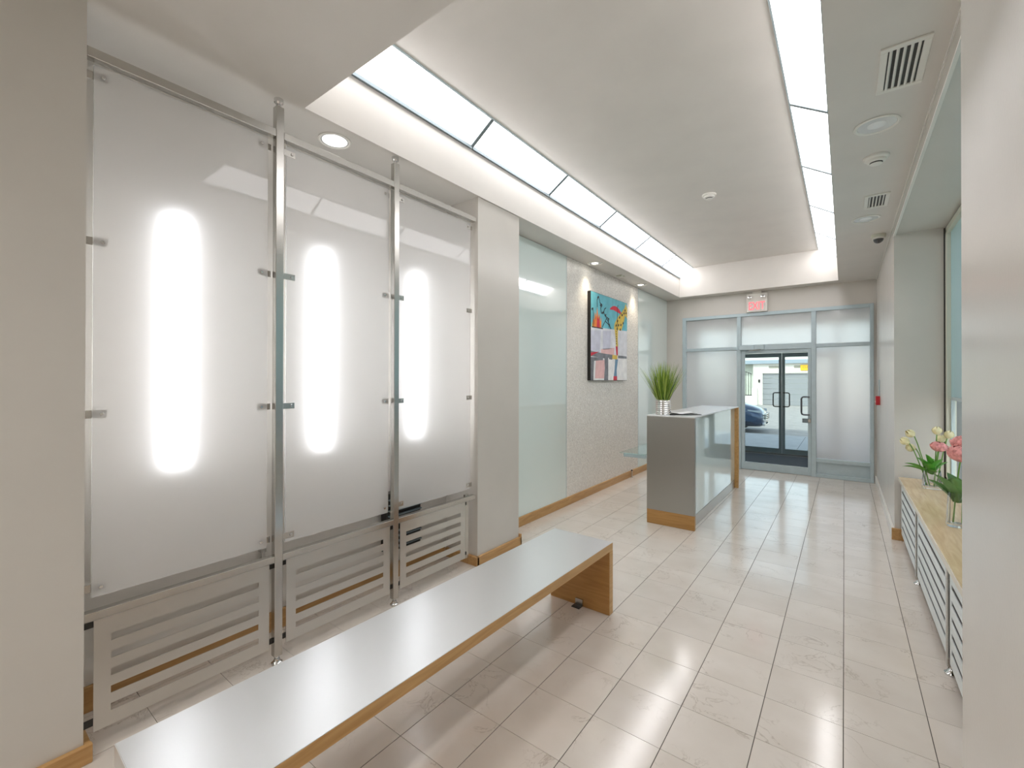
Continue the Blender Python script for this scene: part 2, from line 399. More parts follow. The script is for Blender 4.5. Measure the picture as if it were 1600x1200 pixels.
# ------------------------------------------------------------------ floor: grout bed and single tiles
floor = struct(MB().box(-1.45, 2.55, -4.2, YF+.05, -.25, -.0025).build('floor', M['grout']))
tm = MB(); g = .0016
tm.cbox(g, T-g, .0009, T-.0009, -.0025, 0, .0004)
tile0 = tm.build('tile', M['tile'], floor)
tile_mesh = tile0.data
first = True; rest = MB(); ntile = 0
for r in range(-13, 24):
    for c in range(-5, 8):
        x, y = c*T, r*T
        if y > YF - .05: continue
        vis = (r >= -5 and -4 <= c <= 6 and not (c == -4 and (r <= -5 or r == 5)) and not (c >= 6 and r < 3) and not (c >= 2 and r < -1) and not (c >= 4 and r < 1) and not (c >= 0 and r < -3))
        if vis and ntile < 300:
            if first: o = tile0; first = False
            else: o = bpy.data.objects.new('tile', tile_mesh); COL.objects.link(o); o.parent = floor
            o.location = (x, y, 0); ntile += 1
        else:
            rest.box(x+g, min(x+T-g, 2.5), y+g, min(y+T-g, YF), -.0025, 0)
tf = rest.build('tile_field', M['tile'], floor); tf['kind'] = 'stuff'

# ------------------------------------------------------------------ cove lights
def cove_row(side):
    xo, xi = (TX0 + .004, -.655) if side < 0 else (TX1 - .004, 1.215)
    where = 'above the art wall' if side < 0 else 'above the window side'
    ys = [TY0 + .01, 1.11, 2.28, 3.45, 4.62, 5.79, TY1 - .006]
    names = ['sixth', 'fifth', 'fourth', 'third', 'second', 'first']
    d = 1 if side < 0 else -1
    for i in range(6):
        y0, y1 = ys[i] + .006, ys[i+1] - .006
        t = thing('cove_light', ((xo+xi)/2, (y0+y1)/2, COVE_Z),
                  'long glowing opal cove light panel %s, %s from the storefront' % (where, names[i]), 'ceiling light', 'cove lights around the tray ceiling')
        zt = ZC - .004
        prof = [(xo, COVE_Z), (xi, zt), (xi - d*.012, zt + .003), (xo, COVE_Z + .012)]
        MB().prism(prof, 'y', y0, y1).build('diffuser', M['cove'], t)
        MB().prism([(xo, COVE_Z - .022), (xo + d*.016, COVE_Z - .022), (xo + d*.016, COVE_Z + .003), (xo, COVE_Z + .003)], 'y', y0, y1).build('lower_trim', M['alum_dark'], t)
        MB().prism([(xi, zt - .006), (xi + d*.01, zt - .004), (xi + d*.01, zt + .004), (xi, zt + .004)], 'y', y0, y1).build('upper_trim', M['alum'], t)
        if i < 5:
            nx, nz = d*.006, -.009
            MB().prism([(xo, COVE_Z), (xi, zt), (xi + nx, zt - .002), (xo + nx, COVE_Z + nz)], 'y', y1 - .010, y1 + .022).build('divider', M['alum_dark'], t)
cove_row(-1); cove_row(1)

# ------------------------------------------------------------------ ceiling fittings
def downlight(x, y, label, lamp, r=.105, spot=0, warm=(1, .86, .66), lr=.42):
    t = thing('downlight', (x, y, H), label, 'ceiling light', 'recessed downlights')
    c = (x, y, H)
    MB().lathe([(r, -.001), (r, -.006), (r*.9, -.009), (r*.84, -.004), (r*.84, -.001)], c, 32, closed=True).build('trim_ring', M['white'], t, smooth=True)
    MB().lathe([(r*.84, -.003), (r*.80, -.0015), (r*.3, -.0012)], c, 32).build('reflector', M['reflector'], t, smooth=True)
    MB().lathe([(r*lr, -.0030), (r*lr*.9, -.004), (r*.2, -.005), (0.0001, -.005)], c, 24).build('lamp', lamp, t, smooth=True)
    if spot:
        l = bpy.data.lights.new('downlight_beam', 'SPOT'); l.energy = spot; l.spot_size = R(96 if spot != 22 else 150); l.spot_blend = 1.0; l.color = warm; l.shadow_soft_size = .06
        lo = bpy.data.objects.new('downlight_beam', l); COL.objects.link(lo); lo.location = (0, 0, -.02); lo.parent = t
    return t
dim = pbr('unlit_downlight_lamp', (.86, .88, .88), .15, .1)
downlight(-1.06, .02, 'white recessed downlight in the ceiling of the frosted glass alcove', M['lampw'], .10, lr=.75)
downlight(-1.06, 3.70, 'lit recessed downlight above the painting, beside the pale glass panel', M['lamp'], .10, 11)
downlight(-1.06, 5.32, 'lit recessed downlight beyond the painting, towards the storefront', M['lamp'], .10, 11)
downlight(1.685, 1.866, 'large recessed downlight between the big air vent and the smoke detector', dim, .11, 5, (1, .95, .9))
downlight(1.693, 3.79, 'recessed downlight between the small air vent and the dome camera', dim, .11, 5, (1, .95, .9))
for j, y in enumerate((-2.5, -3.4)):  # unseen lamps behind the camera, added to brighten the near end
    for k, x in enumerate((-.35, 1.15)):
        downlight(x, y, 'added unseen fill downlight on the %s side, %s row from the tray ceiling' % ('bench' if k == 0 else 'window', ('first', 'second')[j]), M['lamp'], .10, 22, (1, .98, .95))

def vent(x0, x1, y0, y1, label, ns):
    t = thing('air_vent', ((x0+x1)/2, (y0+y1)/2, H), label, 'air vent', 'ceiling air vents')
    fw = .028; z0, z1 = H - .010, H
    MB().cbox(x0, x1, y0, y0+fw, z0, z1).cbox(x0, x1, y1-fw, y1, z0, z1).cbox(x0, x0+fw, y0+fw, y1-fw, z0, z1).cbox(x1-fw, x1, y0+fw, y1-fw, z0, z1).build('frame', M['white'], t)
    MB().box(x0+fw, x1-fw, y0+fw, y1-fw, H-.003, H).build('duct_opening', M['dark'], t)
    w = (x1-x0-2*fw)/ns
    for i in range(ns):
        xx = x0 + fw + w*(i+.5)
        MB().prism([(xx-w*.30, z0+.001), (xx+w*.02, z0+.001), (xx+w*.22, z1-.003), (xx-w*.10, z1-.003)], 'y', y0+fw, y1-fw).build('louvre', M['white'], t)
vent(1.665, 1.845, 1.10, 1.50, 'big white louvred air vent in the ceiling by the near wall', 5)
vent(1.665, 1.83, 3.13, 3.47, 'small white louvred air vent in the ceiling beside the far downlight', 5)

def smoke(x, y, z, label):
    t = thing('smoke_detector', (x, y, z), label, 'smoke detector', 'ceiling smoke detectors')
    c = (x, y, z)
    MB().lathe([(.072, 0), (.072, -.012), (.066, -.018), (.058, -.020)], c, 32).build('base', M['white'], t, smooth=True)
    MB().lathe([(.054, -.020), (.052, -.034), (.040, -.040), (.036, -.040)], c, 32).build('housing', M['white'], t, smooth=True)
    MB().lathe([(.036, -.040), (.034, -.047)], c, 24).build('sensor_gap', M['dark'], t)
    MB().lathe([(.034, -.047), (.034, -.050), (.02, -.054), (.0001, -.055)], c, 24).build('cap', M['white'], t, smooth=True)
smoke(1.704, 2.352, H, 'white smoke detector on the soffit between two downlights')
smoke(.35, 3.62, ZC, 'white smoke detector in the middle of the tray ceiling')
t = thing('dome_camera', (1.815, 4.45, H), 'dome security camera with dark bubble on the soffit', 'camera')
MB().lathe([(.062, 0), (.062, -.03), (.056, -.036)], (1.815, 4.45, H), 32).build('base', M['cream'], t, smooth=True)
MB().lathe([(.056, -.036), (.054, -.044), (.044, -.047)], (1.815, 4.45, H), 32).build('bezel', M['white'], t, smooth=True)
MB().lathe([(.044, -.046)] + [(.044*math.cos(a), -.046-.044*math.sin(a)) for a in [R(15*k) for k in range(1, 6)]] + [(.0003, -.09)], (1.815, 4.45, H), 32).build('bubble', M['smoke'], t, smooth=True)
t = thing('ceiling_sensor', (-1.075, 4.56, H), 'small square cream sensor between the downlights over the painting', 'sensor')
MB().cbox(-1.12, -1.03, 4.50, 4.62, H-.012, H, .004).build('plate', M['cream'], t)
MB().cbox(-1.10, -1.05, 4.53, 4.59, H-.02, H-.012, .003).build('lens', M['white'], t)

# ------------------------------------------------------------------ frosted glass screen in the alcove
scr = thing('partition_screen', (-.925, .03, 0), 'stainless steel framed screen of three frosted glass panels in the alcove', 'screen')
PY = (-.393, .390)
for py in PY:
    p = MB().cbox(-.945, -.905, py-.021, py+.021, .045, 3.015, .002).build('post', M['steel'], scr)
    MB().lathe([(.009, .03), (.009, .05)], (-.925, py, 0), 12).lathe([(.028, 0), (.028, .008), (.018, .016), (.014, .03)], (-.925, py, 0), 20).build('levelling_foot', M['chrome'], p, smooth=True)
    MB().lathe([(.010, 3.01), (.010, 3.035)], (-.925, py, 0), 12).lathe([(.016, 3.03), (.024, 3.04), (.024, H)], (-.925, py, 0), 20).build('ceiling_foot', M['chrome'], p, smooth=True)
bays = ((-1.16, -.414), (-.372, .369), (.411, 1.20))
for i, (a, b) in enumerate(bays):
    MB().cbox(-.945, -.905, a, b, 2.845, 2.885, .002).build('top_rail', M['steel'], scr)
    MB().cbox(-.945, -.905, a, b, .553, .588, .002).build('bottom_rail', M['steel'], scr)
glass = ((-1.130, -.436), (-.337, .357), (.438, 1.183))
CLZ = (2.80, 2.11, 1.39, .668)
for i, (a, b) in enumerate(glass):
    frosted((-.962, -.951, a, b, .632, 2.842), 'glass_panel', scr, (-1, 0, 0), M['frost_b'])
    for side, yy, edge in ((-1, a, (-1.16, PY[0]+.021, PY[1]+.021)[i]), (1, b, (PY[0]-.021, PY[1]-.021, 1.20)[i])):
        front = (side < 0 and i > 0) or (side > 0 and i == 2)
        for z in CLZ:
            yin = yy - side*.048           # plate reaches 48 mm over the glass
            lo_, hi_ = min(yin, edge), max(yin, edge)
            xx = (-.9505, -.9475) if front else (-.9655, -.9625)
            cl = MB().cbox(xx[0], xx[1], lo_, hi_, z-.017, z+.017, .0008).build('clip', M['steel'], scr)
            ys = yy - side*.030
            MB().lathe([(.008, 0), (.008, .003), (.006, .005), (.0025, .005), (.002, .003), (.0001, .003)], (-.9475 if front else -.951, ys, z), 14, axis='x').build('screw', M['chrome'], cl, smooth=True)
gr = ((-1.126, -.432), (-.342, .356), (.441, 1.100))
def grille(mb, x0, x1, a, b, z0, z1, stile, nslot, top, bot, sh):
    """sheet with nslot horizontal slots; all in one plane"""
    mb.box(x0, x1, a, a+stile, z0, z1); mb.box(x0, x1, b-stile, b, z0, z1)
    pitch = (top - sh - bot)/(nslot-1); zz = z0
    for k in range(nslot):
        s0 = bot + pitch*k
        mb.box(x0, x1, a+stile, b-stile, zz, s0); zz = s0 + sh
    mb.box(x0, x1, a+stile, b-stile, zz, z1)
    return mb
for i, (a, b) in enumerate(gr):
    gm = MB()
    if i < 2: grille(gm, -.931, -.928, a, b, .088, .543, .054, 5, .470, .147, .030)
    else:     grille(gm, -.931, -.928, a, b, .088, .543, .054, 5, .470, .147, .030)
    gp = gm.build('grille_panel', M['steel_sheet'], scr)
    for yy, e in ((a, -1), (b, 1)):
        for zz in (.528, .125):
            y2 = yy + e*.034 if not (i == 2 and e > 0) else yy + .02
            MB().box(-.946, -.932, min(yy-e*.03, y2), max(yy-e*.03, y2), zz-.012, zz+.012).build('bracket', M['dark'], gp)
# end post of the screen against the column
MB().cbox(-.955, -.935, 1.108, 1.150, .08, .60, .002).build('end_post', M['steel'], scr)

# light boxes on the back wall of the alcove
for k, (yy, lab) in enumerate(((-.768, 'glowing vertical light box behind the frosted panel nearest the bench end'), (.018, 'glowing vertical light box behind the middle frosted panel'), (.800, 'glowing vertical light box behind the frosted panel beside the column'))):
    t = thing('wall_light', (-1.265, yy, 1.73), lab, 'wall light', 'light boxes behind the screen')
    MB().cbox(-1.265, -1.235, yy-.07, yy+.07, 1.04, 2.42, .003).build('housing', M['white'], t)
    MB().lathe([(.055, 0), (.055, 1.28)], (-1.24, yy, 1.09), 24).build('diffuser', M['tube'], t, smooth=True)
    for zz in (1.05, 2.37): MB().lathe([(.058, 0), (.058, .04)], (-1.24, yy, zz), 24).build('end_cap', M['white'], t, smooth=True)
# heater standing behind the third bay
t = thing('wall_heater', (-1.265, .70, .25), 'black finned wall heater behind the grille beside the column', 'heater')
MB().cbox(-1.263, -1.19, .53, .86, .24, .68, .004).build('body', M['dark'], t)
for k in range(10):
    zz = .27 + k*.04
    MB().box(-1.19, -1.165, .54, .85, zz, zz+.008).build('fin', M['alum_dark'], t)
t = thing('wall_valve', (-1.265, -.36, .40), 'small metal pipe valve on the alcove wall behind the first post', 'valve')
MB().tube([(-1.235, -.33, .30), (-1.235, -.33, .52)], .011, 10).build('pipe', M['chrome'], t, smooth=True)
MB().lathe([(.02, 0), (.02, .045)], (-1.235, -.33, .36), 12).lathe([(.02, 0), (.02, .045)], (-1.235, -.33, .43), 12).build('valve_body', M['steel'], t, smooth=True)
for zz in (.51, .30): MB().box(-1.265, -1.225, -.345, -.315, zz, zz+.02).build('wall_bracket', M['steel'], t)

# ------------------------------------------------------------------ bench
b = thing('bench', (.063, .0, 0), 'long low bench with brushed steel top and honey wood edges', 'bench', rz=R(-.9))
BW, BL0, BL1, BZ, BT = .226, -1.21, 1.20, .465, .052
MB().cbox(-BW, BW, BL0, BL1, BZ-BT, BZ-.002, .002).build('seat', M['wood'], b, local=True)
MB().cbox(-BW+.001, BW-.001, BL0, BL1, BZ-.002, BZ, .0008).build('seat_sheet', M['bench_top'], b, local=True)
for y0, y1, s in ((BL1-.052, BL1, 1), (BL0, BL0+.052, -1)):
    l = MB().cbox(-BW, BW, y0, y1, 0, BZ-BT, .002).build('leg', M['woodx'], b, local=True)
    ys = (y1, y1+.0015) if s > 0 else (y0-.0015, y0)
    MB().box(-BW+.001, BW-.001, ys[0], ys[1], .002, BZ-.001).build('steel_cladding', M['bench_top'], l, local=True)
    for e in (-1, 1):
        MB().box(BW*e, (BW+.0006)*e, y0+.001, y1-.001, 0.002, BZ-BT).build('edge_band', M['wood'], l, local=True)
    yb = y0 if s > 0 else y1
    br = MB().box(-.02, .035, yb-.012*s if s > 0 else yb, yb if s > 0 else yb+.012, .004, .05).build('floor_bracket', M['steel'], l, local=True)
    MB().cbox(-.03, .03, min(yb, yb-.05*s), max(yb, yb-.05*s), .0005, .006, .001).build('bracket_foot', M['dark'], l, local=True)

# ------------------------------------------------------------------ reception desk
d = thing('reception_desk', (.07, 4.3, 0), 'tall reception desk with steel end panel and glossy pale glass front', 'desk')
DX0, DX1, DY0, DY1, DZ = -.18, .315, 3.17, 5.50, 1.15
MB().cbox(DX0, DX1, DY0, DY0+.045, .15, DZ-.002, .002).build('end_panel', pbr('dull_desk_steel', (.42, .42, .40), .32, 1.0, rnoise=.05, nscale=40, stretch=(1, 1, .06)), d)
MB().cbox(DX0, DX1-.002, DY0+.002, DY0+.045, 0, .15, .002).build('end_base', M['woodx'], d)
MB().cbox(DX0, DX1+.008, DY1-.05, DY1-.003, 0, DZ-.002, .002).build('end_panel', M['wood'], d)
MB().box(DX0, DX1+.008, DY1-.003, DY1, 0, DZ-.002).build('end_cladding', M['steel_sheet'], d)
MB().cbox(DX0, DX1, DY0, DY1, DZ-.002, DZ+.012, .002).build('countertop', M['bench_top'], d)
MB().cbox(DX0+.02, DX1-.06, DY0+.045, DY1-.05, DZ-.03, DZ-.002, .002).build('counter_core', M['wood'], d)
MB().cbox(DX1-.052, DX1-.042, DY0+.046, DY1-.051, .115, DZ-.004, .001).build('front_glass', M['teal'], d)
MB().box(DX1-.06, DX1-.052, DY0+.046, DY1-.051, .0, DZ-.004).build('front_board', M['white'], d)
MB().box(DX1-.051, DX1-.040, DY0+.046, DY1-.051, .004, .112).build('toe_kick', M['steel_sheet'], d)
wt = MB().cbox(-.465, DX0, 3.10, 5.30, .728, .740, .002).build('work_surface', M['clear2'], d); wt['label'] = 'greenish clear glass work surface'
for yy in (3.135, 5.2): MB().cbox(-.43, DX0, yy, yy+.03, .690, .727, .002).build('support_bar', M['alum'], d)

# pot with grass
def pot_plant(x, y, z):
    t = thing('potted_grass', (x, y, z), 'spiky green grass in a ribbed silver pot on the desk', 'plant')
    pr = [(.070, 0)]
    for k in range(7):
        z0 = k*.0225
        pr += [(.076, z0+.003), (.080, z0+.011), (.076, z0+.019), (.071, z0+.0225)]
    pr += [(.073, .162), (.066, .162), (.064, .13), (.0001, .13)]
    MB().lathe(pr, (x, y, z), 32).build('pot', M['reflector2'], t, smooth=True)
    gm = MB(); rnd = random.Random(3)
    for k in range(420):
        a = rnd.uniform(0, 2*math.pi); rr = .05*math.sqrt(rnd.random())
        p0 = Vector((x+rr*math.cos(a), y+rr*math.sin(a), z+.12))
        lean = rnd.uniform(.0, 1.0)**.9*.62*(.45+.55*rr/.05); a2 = a+rnd.uniform(-.5, .5); L = rnd.uniform(.30, .47)
        pts = []; w = rnd.uniform(.0024, .0044); side = Vector((-math.sin(a2+rnd.uniform(-1, 1)), math.cos(a2), 0)).normalized()
        for i in range(6):
            u = i/5
            th = lean*(.86+.2*u)
            pts.append(p0 + Vector((math.cos(a2)*math.sin(th), math.sin(a2)*math.sin(th), math.cos(th)))*L*u)
        vs = []; fs = []
        for i, p in enumerate(pts):
            ww = w*(1-(i/5)**2)+.0004; vs += [p-side*ww, p+side*ww]
        for i in range(5): fs.append((2*i, 2*i+1, 2*i+3, 2*i+2))
        gm._add(vs, fs, rnd.randrange(3))
    o = gm.build('grass_blades', [M['g1'], M['g2'], M['g3']], t); o['kind'] = 'stuff'
M['reflector2'] = pbr('silver_ribbed_pot', (.75, .74, .72), .18, 1.0)
M['g1'] = pbr('bright_grass', (.22, .36, .035), .5); M['g2'] = pbr('deep_grass', (.10, .20, .02), .5); M['g3'] = pbr('yellow_grass', (.42, .52, .10), .5)
pot_plant(-.045, 3.30, DZ+.012)
t = thing('clipboard', (.10, 3.48, DZ+.012), 'black clipboard lying flat on the desk counter', 'clipboard', rz=R(38))
MB().cbox(-.17, .17, -.11, .11, 0, .006, .001).build('board', M['black'], t, local=True)
MB().cbox(.11, .15, -.05, .05, .006, .014, .002).build('clip', M['chrome'], t, local=True)
t = thing('brochure', (.085, 3.475, DZ+.0185), 'open white brochure curling up on the black clipboard', 'brochure', rz=R(38))
def br(u, v):
    xx = -.14+.24*u; return (xx, -.09+.18*v, .004+.022*abs(2*u-1)**3 + .006*math.sin(u*math.pi*2)**2)
o = MB().patch(br, 14, 4).build('page', M['paper'], t, local=True, smooth=True)
sm = o.modifiers.new('thickness', 'SOLIDIFY'); sm.thickness = .002; sm.offset = 1

# ------------------------------------------------------------------ painting
p = thing('painting', (-1.19, 4.355, 1.53), 'colourful canvas with turquoise sky, red umbrella and yellow spotted neck on the stone wall', 'painting')
PX = -1.142; PY0, PY1, PZ0, PZ1 = 3.745, 4.972, 1.533, 2.722
MB().cbox(-1.19, PX, PY0, PY1, PZ0, PZ1, .002).build('canvas', M['canvas_edge'], p)
def flat(n, c, r=.55, nz=.12): return pbr(n, c, r, noise=nz, nscale=9)
pm = [flat('paint_turquoise', (.14, .50, .60)), flat('paint_pale', (.74, .76, .82)), flat('paint_pink', (.80, .52, .52)), flat('paint_black', (.02, .02, .03)),
      flat('paint_red', (.62, .03, .06)), flat('paint_orange', (.85, .24, .04), nz=.3), flat('paint_yellow', (.75, .55, .10)), flat('paint_grey', (.20, .21, .24), nz=.3),
      flat('paint_white', (.88, .89, .92)), flat('paint_blue', (.16, .30, .45)), flat('paint_lilac', (.60, .62, .74))]
pt = MB()
def poly(pts, mi, lay):
    xx = PX + .0004*lay
    pt._add([(xx, PY0+.004+(PY1-PY0-.008)*u, PZ0+.004+(PZ1-PZ0-.008)*v) for u, v in pts], [tuple(range(len(pts)))], mi)
def line(pts, w, mi, lay):
    for (u0, v0), (u1, v1) in zip(pts, pts[1:]):
        L = math.hypot(u1-u0, v1-v0)+1e-9; nx, nv = -(v1-v0)/L*w, (u1-u0)/L*w
        poly([(u0+nx, v0+nv), (u1+nx, v1+nv), (u1-nx, v1-nv), (u0-nx, v0-nv)], mi, lay)
poly([(0, .60), (1, .64), (1, 1), (0, 1)], 0, 1)
poly([(0, .31), (1, .31), (1, .64), (0, .60)], 1, 1)
poly([(0, 0), (1, 0), (1, .31), (0, .31)], 8, 1)
poly([(.25, .31), (.6, .31), (.62, .40), (.25, .36)], 2, 2)
poly([(0, .32), (.22, .32), (.25, .58), (0, .56)], 10, 2)
poly([(.30, .36), (.50, .38), (.52, .60), (.30, .58)], 10, 2)
poly([(.10, .02), (.35, .02), (.35, .24), (.12, .23)], 2, 2)
poly([(.04, .60), (.05, .72), (.08, .68), (.10, .78), (.13, .72), (.155, .84), (.18, .72), (.21, .77), (.23, .68), (.26, .74), (.26, .605)], 5, 3)
poly([(.14, .60), (.15, .74), (.18, .70), (.21, .74), (.22, .60)], 4, 4)
poly([(.02, .60), (.03, .66), (.05, .62), (.05, .60)], 6, 4)
for ln in ([(.05, .60), (.06, .74), (.05, .82)], [(.155, .84), (.15, .92), (.19, .97)], [(.19, .97), (.22, .90), (.28, .88), (.24, .84), (.26, .78), (.32, .80), (.36, .76), (.45, .74)],
           [(.32, .80), (.34, .84), (.38, .86)], [(.28, .62), (.40, .74), (.52, .62)], [(.44, .72), (.47, .64)], [(.36, .70), (.48, .66)], [(.02, .60), (.3, .605)]):
    line(ln, .006, 3, 5)
for u, v in ((.17, .95), (.24, .87), (.30, .79), (.37, .77), (.45, .73), (.03, .80), (.47, .66)):
    poly([(u-.02, v), (u, v-.018), (u+.02, v+.008), (u+.005, v+.02)], 3, 6)
um = [(.48+.36*k/12, .855+.075*math.sin(math.pi*k/12)**.7 - .03*k/12) for k in range(13)]
poly(um + [(.80, .835), (.70, .848), (.58, .862)], 4, 5)
line([(.70, .62), (.695, .90), (.72, .94)], .006, 3, 6)
neck = [(.60, .63), (.62, .70), (.70, .78), (.82, .86), (.92, .93), (.95, .99), (1.0, .93), (1.0, .80), (.94, .84), (.88, .72), (.82, .63)]
poly(neck, 6, 5)
for k, (u, v) in enumerate(((.66, .68), (.70, .74), (.76, .79), (.80, .70), (.84, .83), (.78, .64), (.90, .86), (.87, .73), (.93, .90), (.69, .64), (.73, .69), (.96, .87))):
    poly([(u-.018, v-.012), (u+.012, v-.016), (u+.024, v+.008), (u, v+.02)], 3, 6)
poly([(.62, .63), (.72, .64), (.71, .50), (.72, .42), (.66, .42), (.65, .52)], 6, 4); 
for k in range(6): poly([(.655, .60-.03*k), (.675, .595-.03*k), (.68, .61-.03*k), (.665, .617-.03*k)], 3, 5)
poly([(.65, .42), (.71, .42), (.715, .31), (.675, .31)], 4, 4)
poly([(0, .27), (.55, .25), (.60, .31), (.30, .315), (0, .33)], 7, 3)
poly([(0, .31), (.20, .33), (.0, .27)], 4, 4)
poly([(0, 0), (.06, 0), (.08, .22), (.30, .235), (.30, .265), (0, .26)], 7, 4)
poly([(.33, 0), (.46, 0), (.47, .16), (.44, .28), (.34, .28), (.35, .14)], 7, 4)
poly([(.44, .0), (.48, .0), (.46, .27), (.44, .27)], 8, 5)
poly([(.55, .26), (.70, .26), (.70, .31), (.56, .31)], 6, 5)
poly([(.59, .02), (.69, .02), (.68, .12), (.72, .26), (.64, .27), (.62, .14)], 9, 4)
poly([(.585, .0), (.69, .0), (.69, .05), (.59, .05)], 4, 5)
poly([(.72, .275), (.99, .28), (.99, .31), (.72, .31)], 7, 3)
pt.build('painted_scene', pm, p)

# ------------------------------------------------------------------ exit sign, pull station, door stop
e = thing('exit_sign', (.34, YF, 2.68), 'white emergency light unit with red EXIT lettering over the door', 'exit sign')
EX0, EX1, EZ0, EZ1 = .184, .497, 2.705, 3.02
MB().cbox(EX0, EX1, YF-.07, YF, EZ0, EZ1, .006).build('housing', M['white'], e)
MB().cbox(EX0+.03, EX1-.03, YF-.073, YF-.069, EZ0+.015, EZ0+.175, .001).build('face_plate', pbr('exit_face', (.70, .69, .66), .4), e)
exm = pbr('lit_red_letters', (.7, .05, .06), .4, emit=(1, .10, .12), estr=.9)
text_mesh('EXIT', .155, .001, 'letters', exm, e, Matrix.Translation((0, -.0745, .122)) @ Matrix.Rotation(R(90), 4, 'X') @ Matrix.Scale(.78, 4, (1, 0, 0)) @ Matrix.Scale(1.25, 4, (0, 1, 0)))
for xx in (EX0+.055, EX1-.06):
    h = MB().lathe([(.022, 0), (.034, -.03), (.036, -.042), (.032, -.046)], (xx, YF-.07, EZ1-.07), 20, axis='y').build('lamp_head', M['white'], e, smooth=True)
    MB().lathe([(.031, -.046), (.015, -.050), (.0001, -.051)], (xx, YF-.07, EZ1-.07), 20, axis='y').build('lens', M['chrome'], h, smooth=True)
MB().cbox(EX0+.09, EX1-.09, YF-.055, YF-.015, EZ1, H-.0, .002).build('canopy_mount', M['white'], e)
t = thing('fire_alarm_pull', (XR, 6.30, 1.21), 'small red fire alarm pull station on the right wall', 'fire alarm')
MB().cbox(XR-.045, XR, 6.24, 6.36, 1.205, 1.325, .004).build('body', pbr('alarm_red', (.50, .02, .03), .35), t)
MB().cbox(XR-.052, XR-.045, 6.26, 6.34, 1.235, 1.262, .002).build('lever', M['white'], t)
MB().cbox(XR-.012, XR, 6.295, 6.305, 1.326, 1.55, .002).build('conduit', M['alum'], t)
t = thing('door_stop', (-1.16, 5.2, 0), 'small dark metal stop standing on the floor at the stone wall', 'door stop')
MB().lathe([(.018, 0), (.018, .006), (.009, .012), (.008, .085), (.012, .09), (.012, .105)], (-1.155, 5.2, 0), 14).build('pin', M['steel'], t, smooth=True)
MB().lathe([(.013, .105), (.013, .118), (.004, .124)], (-1.155, 5.2, 0), 14).build('bumper', M['dark'], t, smooth=True)

# ------------------------------------------------------------------ window on the right and the radiator counter
w1 = struct(MB().cbox(2.27, 2.335, 4.045, 4.098, .60, 2.93, .003).cbox(2.27, 2.335, .46, .51, .60, 2.93, .003).cbox(2.27, 2.335, .46, 4.098, 2.885, 2.935, .003).cbox(2.27, 2.335, .46, 4.098, .60, .66, .003).cbox(2.28, 2.33, 2.25, 2.30, .66, 2.885, .003).build('window_1', M['cream']))
MB().cbox(2.262, 2.272, 4.098, 4.119, .60, 2.94, .001).build('shadow_gap', M['dark'], w1)
for y0, y1 in ((.512, 2.248), (2.302, 4.043)):
    a = MB().box(2.300, 2.306, y0, y1, 1.39, 2.883).build('frosted_pane', M['film'], w1)
    b_ = MB().box(2.300, 2.306, y0, y1, .662, 1.36).build('clear_pane', M['clear'], w1)
    MB().cbox(2.296, 2.320, y0, y1, 1.362, 1.388, .002).build('transom_bar', M['alum'], w1)
    MB().cbox(2.296, 2.322, y1-.03, y1, .662, 1.36, .002).build('sash_stile', M['alum'], w1)
CT = .612
k = thing('radiator_counter', (2.1, 2.2, 0), 'pale wood window counter on steel posts with slotted white metal panels', 'counter')
MB().cbox(1.945, 2.262, .27, 4.094, CT-.032, CT, .003).build('countertop', M['woodtop'], k)
MB().cbox(1.942, 1.945, .27, 4.094, CT-.033, CT-.001, .0006).build('front_edge', pbr('pale_counter_edge', (.72, .66, .55), .3), k)
for yy in (.42, 1.69, 2.965):
    q = MB().cbox(1.955, 1.995, yy-.021, yy+.021, .045, CT-.034, .002).build('post', M['steel'], k)
    MB().lathe([(.009, .03), (.009, .05)], (1.975, yy, 0), 12).lathe([(.030, 0), (.030, .009), (.02, .018), (.014, .032)], (1.975, yy, 0), 20).build('levelling_foot', M['chrome'], q, smooth=True)
pan_white = pbr('pale_slotted_panel', (.76, .81, .82), .35, .15)
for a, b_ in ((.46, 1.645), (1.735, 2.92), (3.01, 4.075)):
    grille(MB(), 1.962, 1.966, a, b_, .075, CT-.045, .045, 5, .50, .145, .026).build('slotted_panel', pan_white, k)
    MB().box(1.968, 1.976, a+.003, b_-.003, .08, CT-.05).build('slot_shade', M['dark'], k)  # black sheet standing in for the shade behind the slots

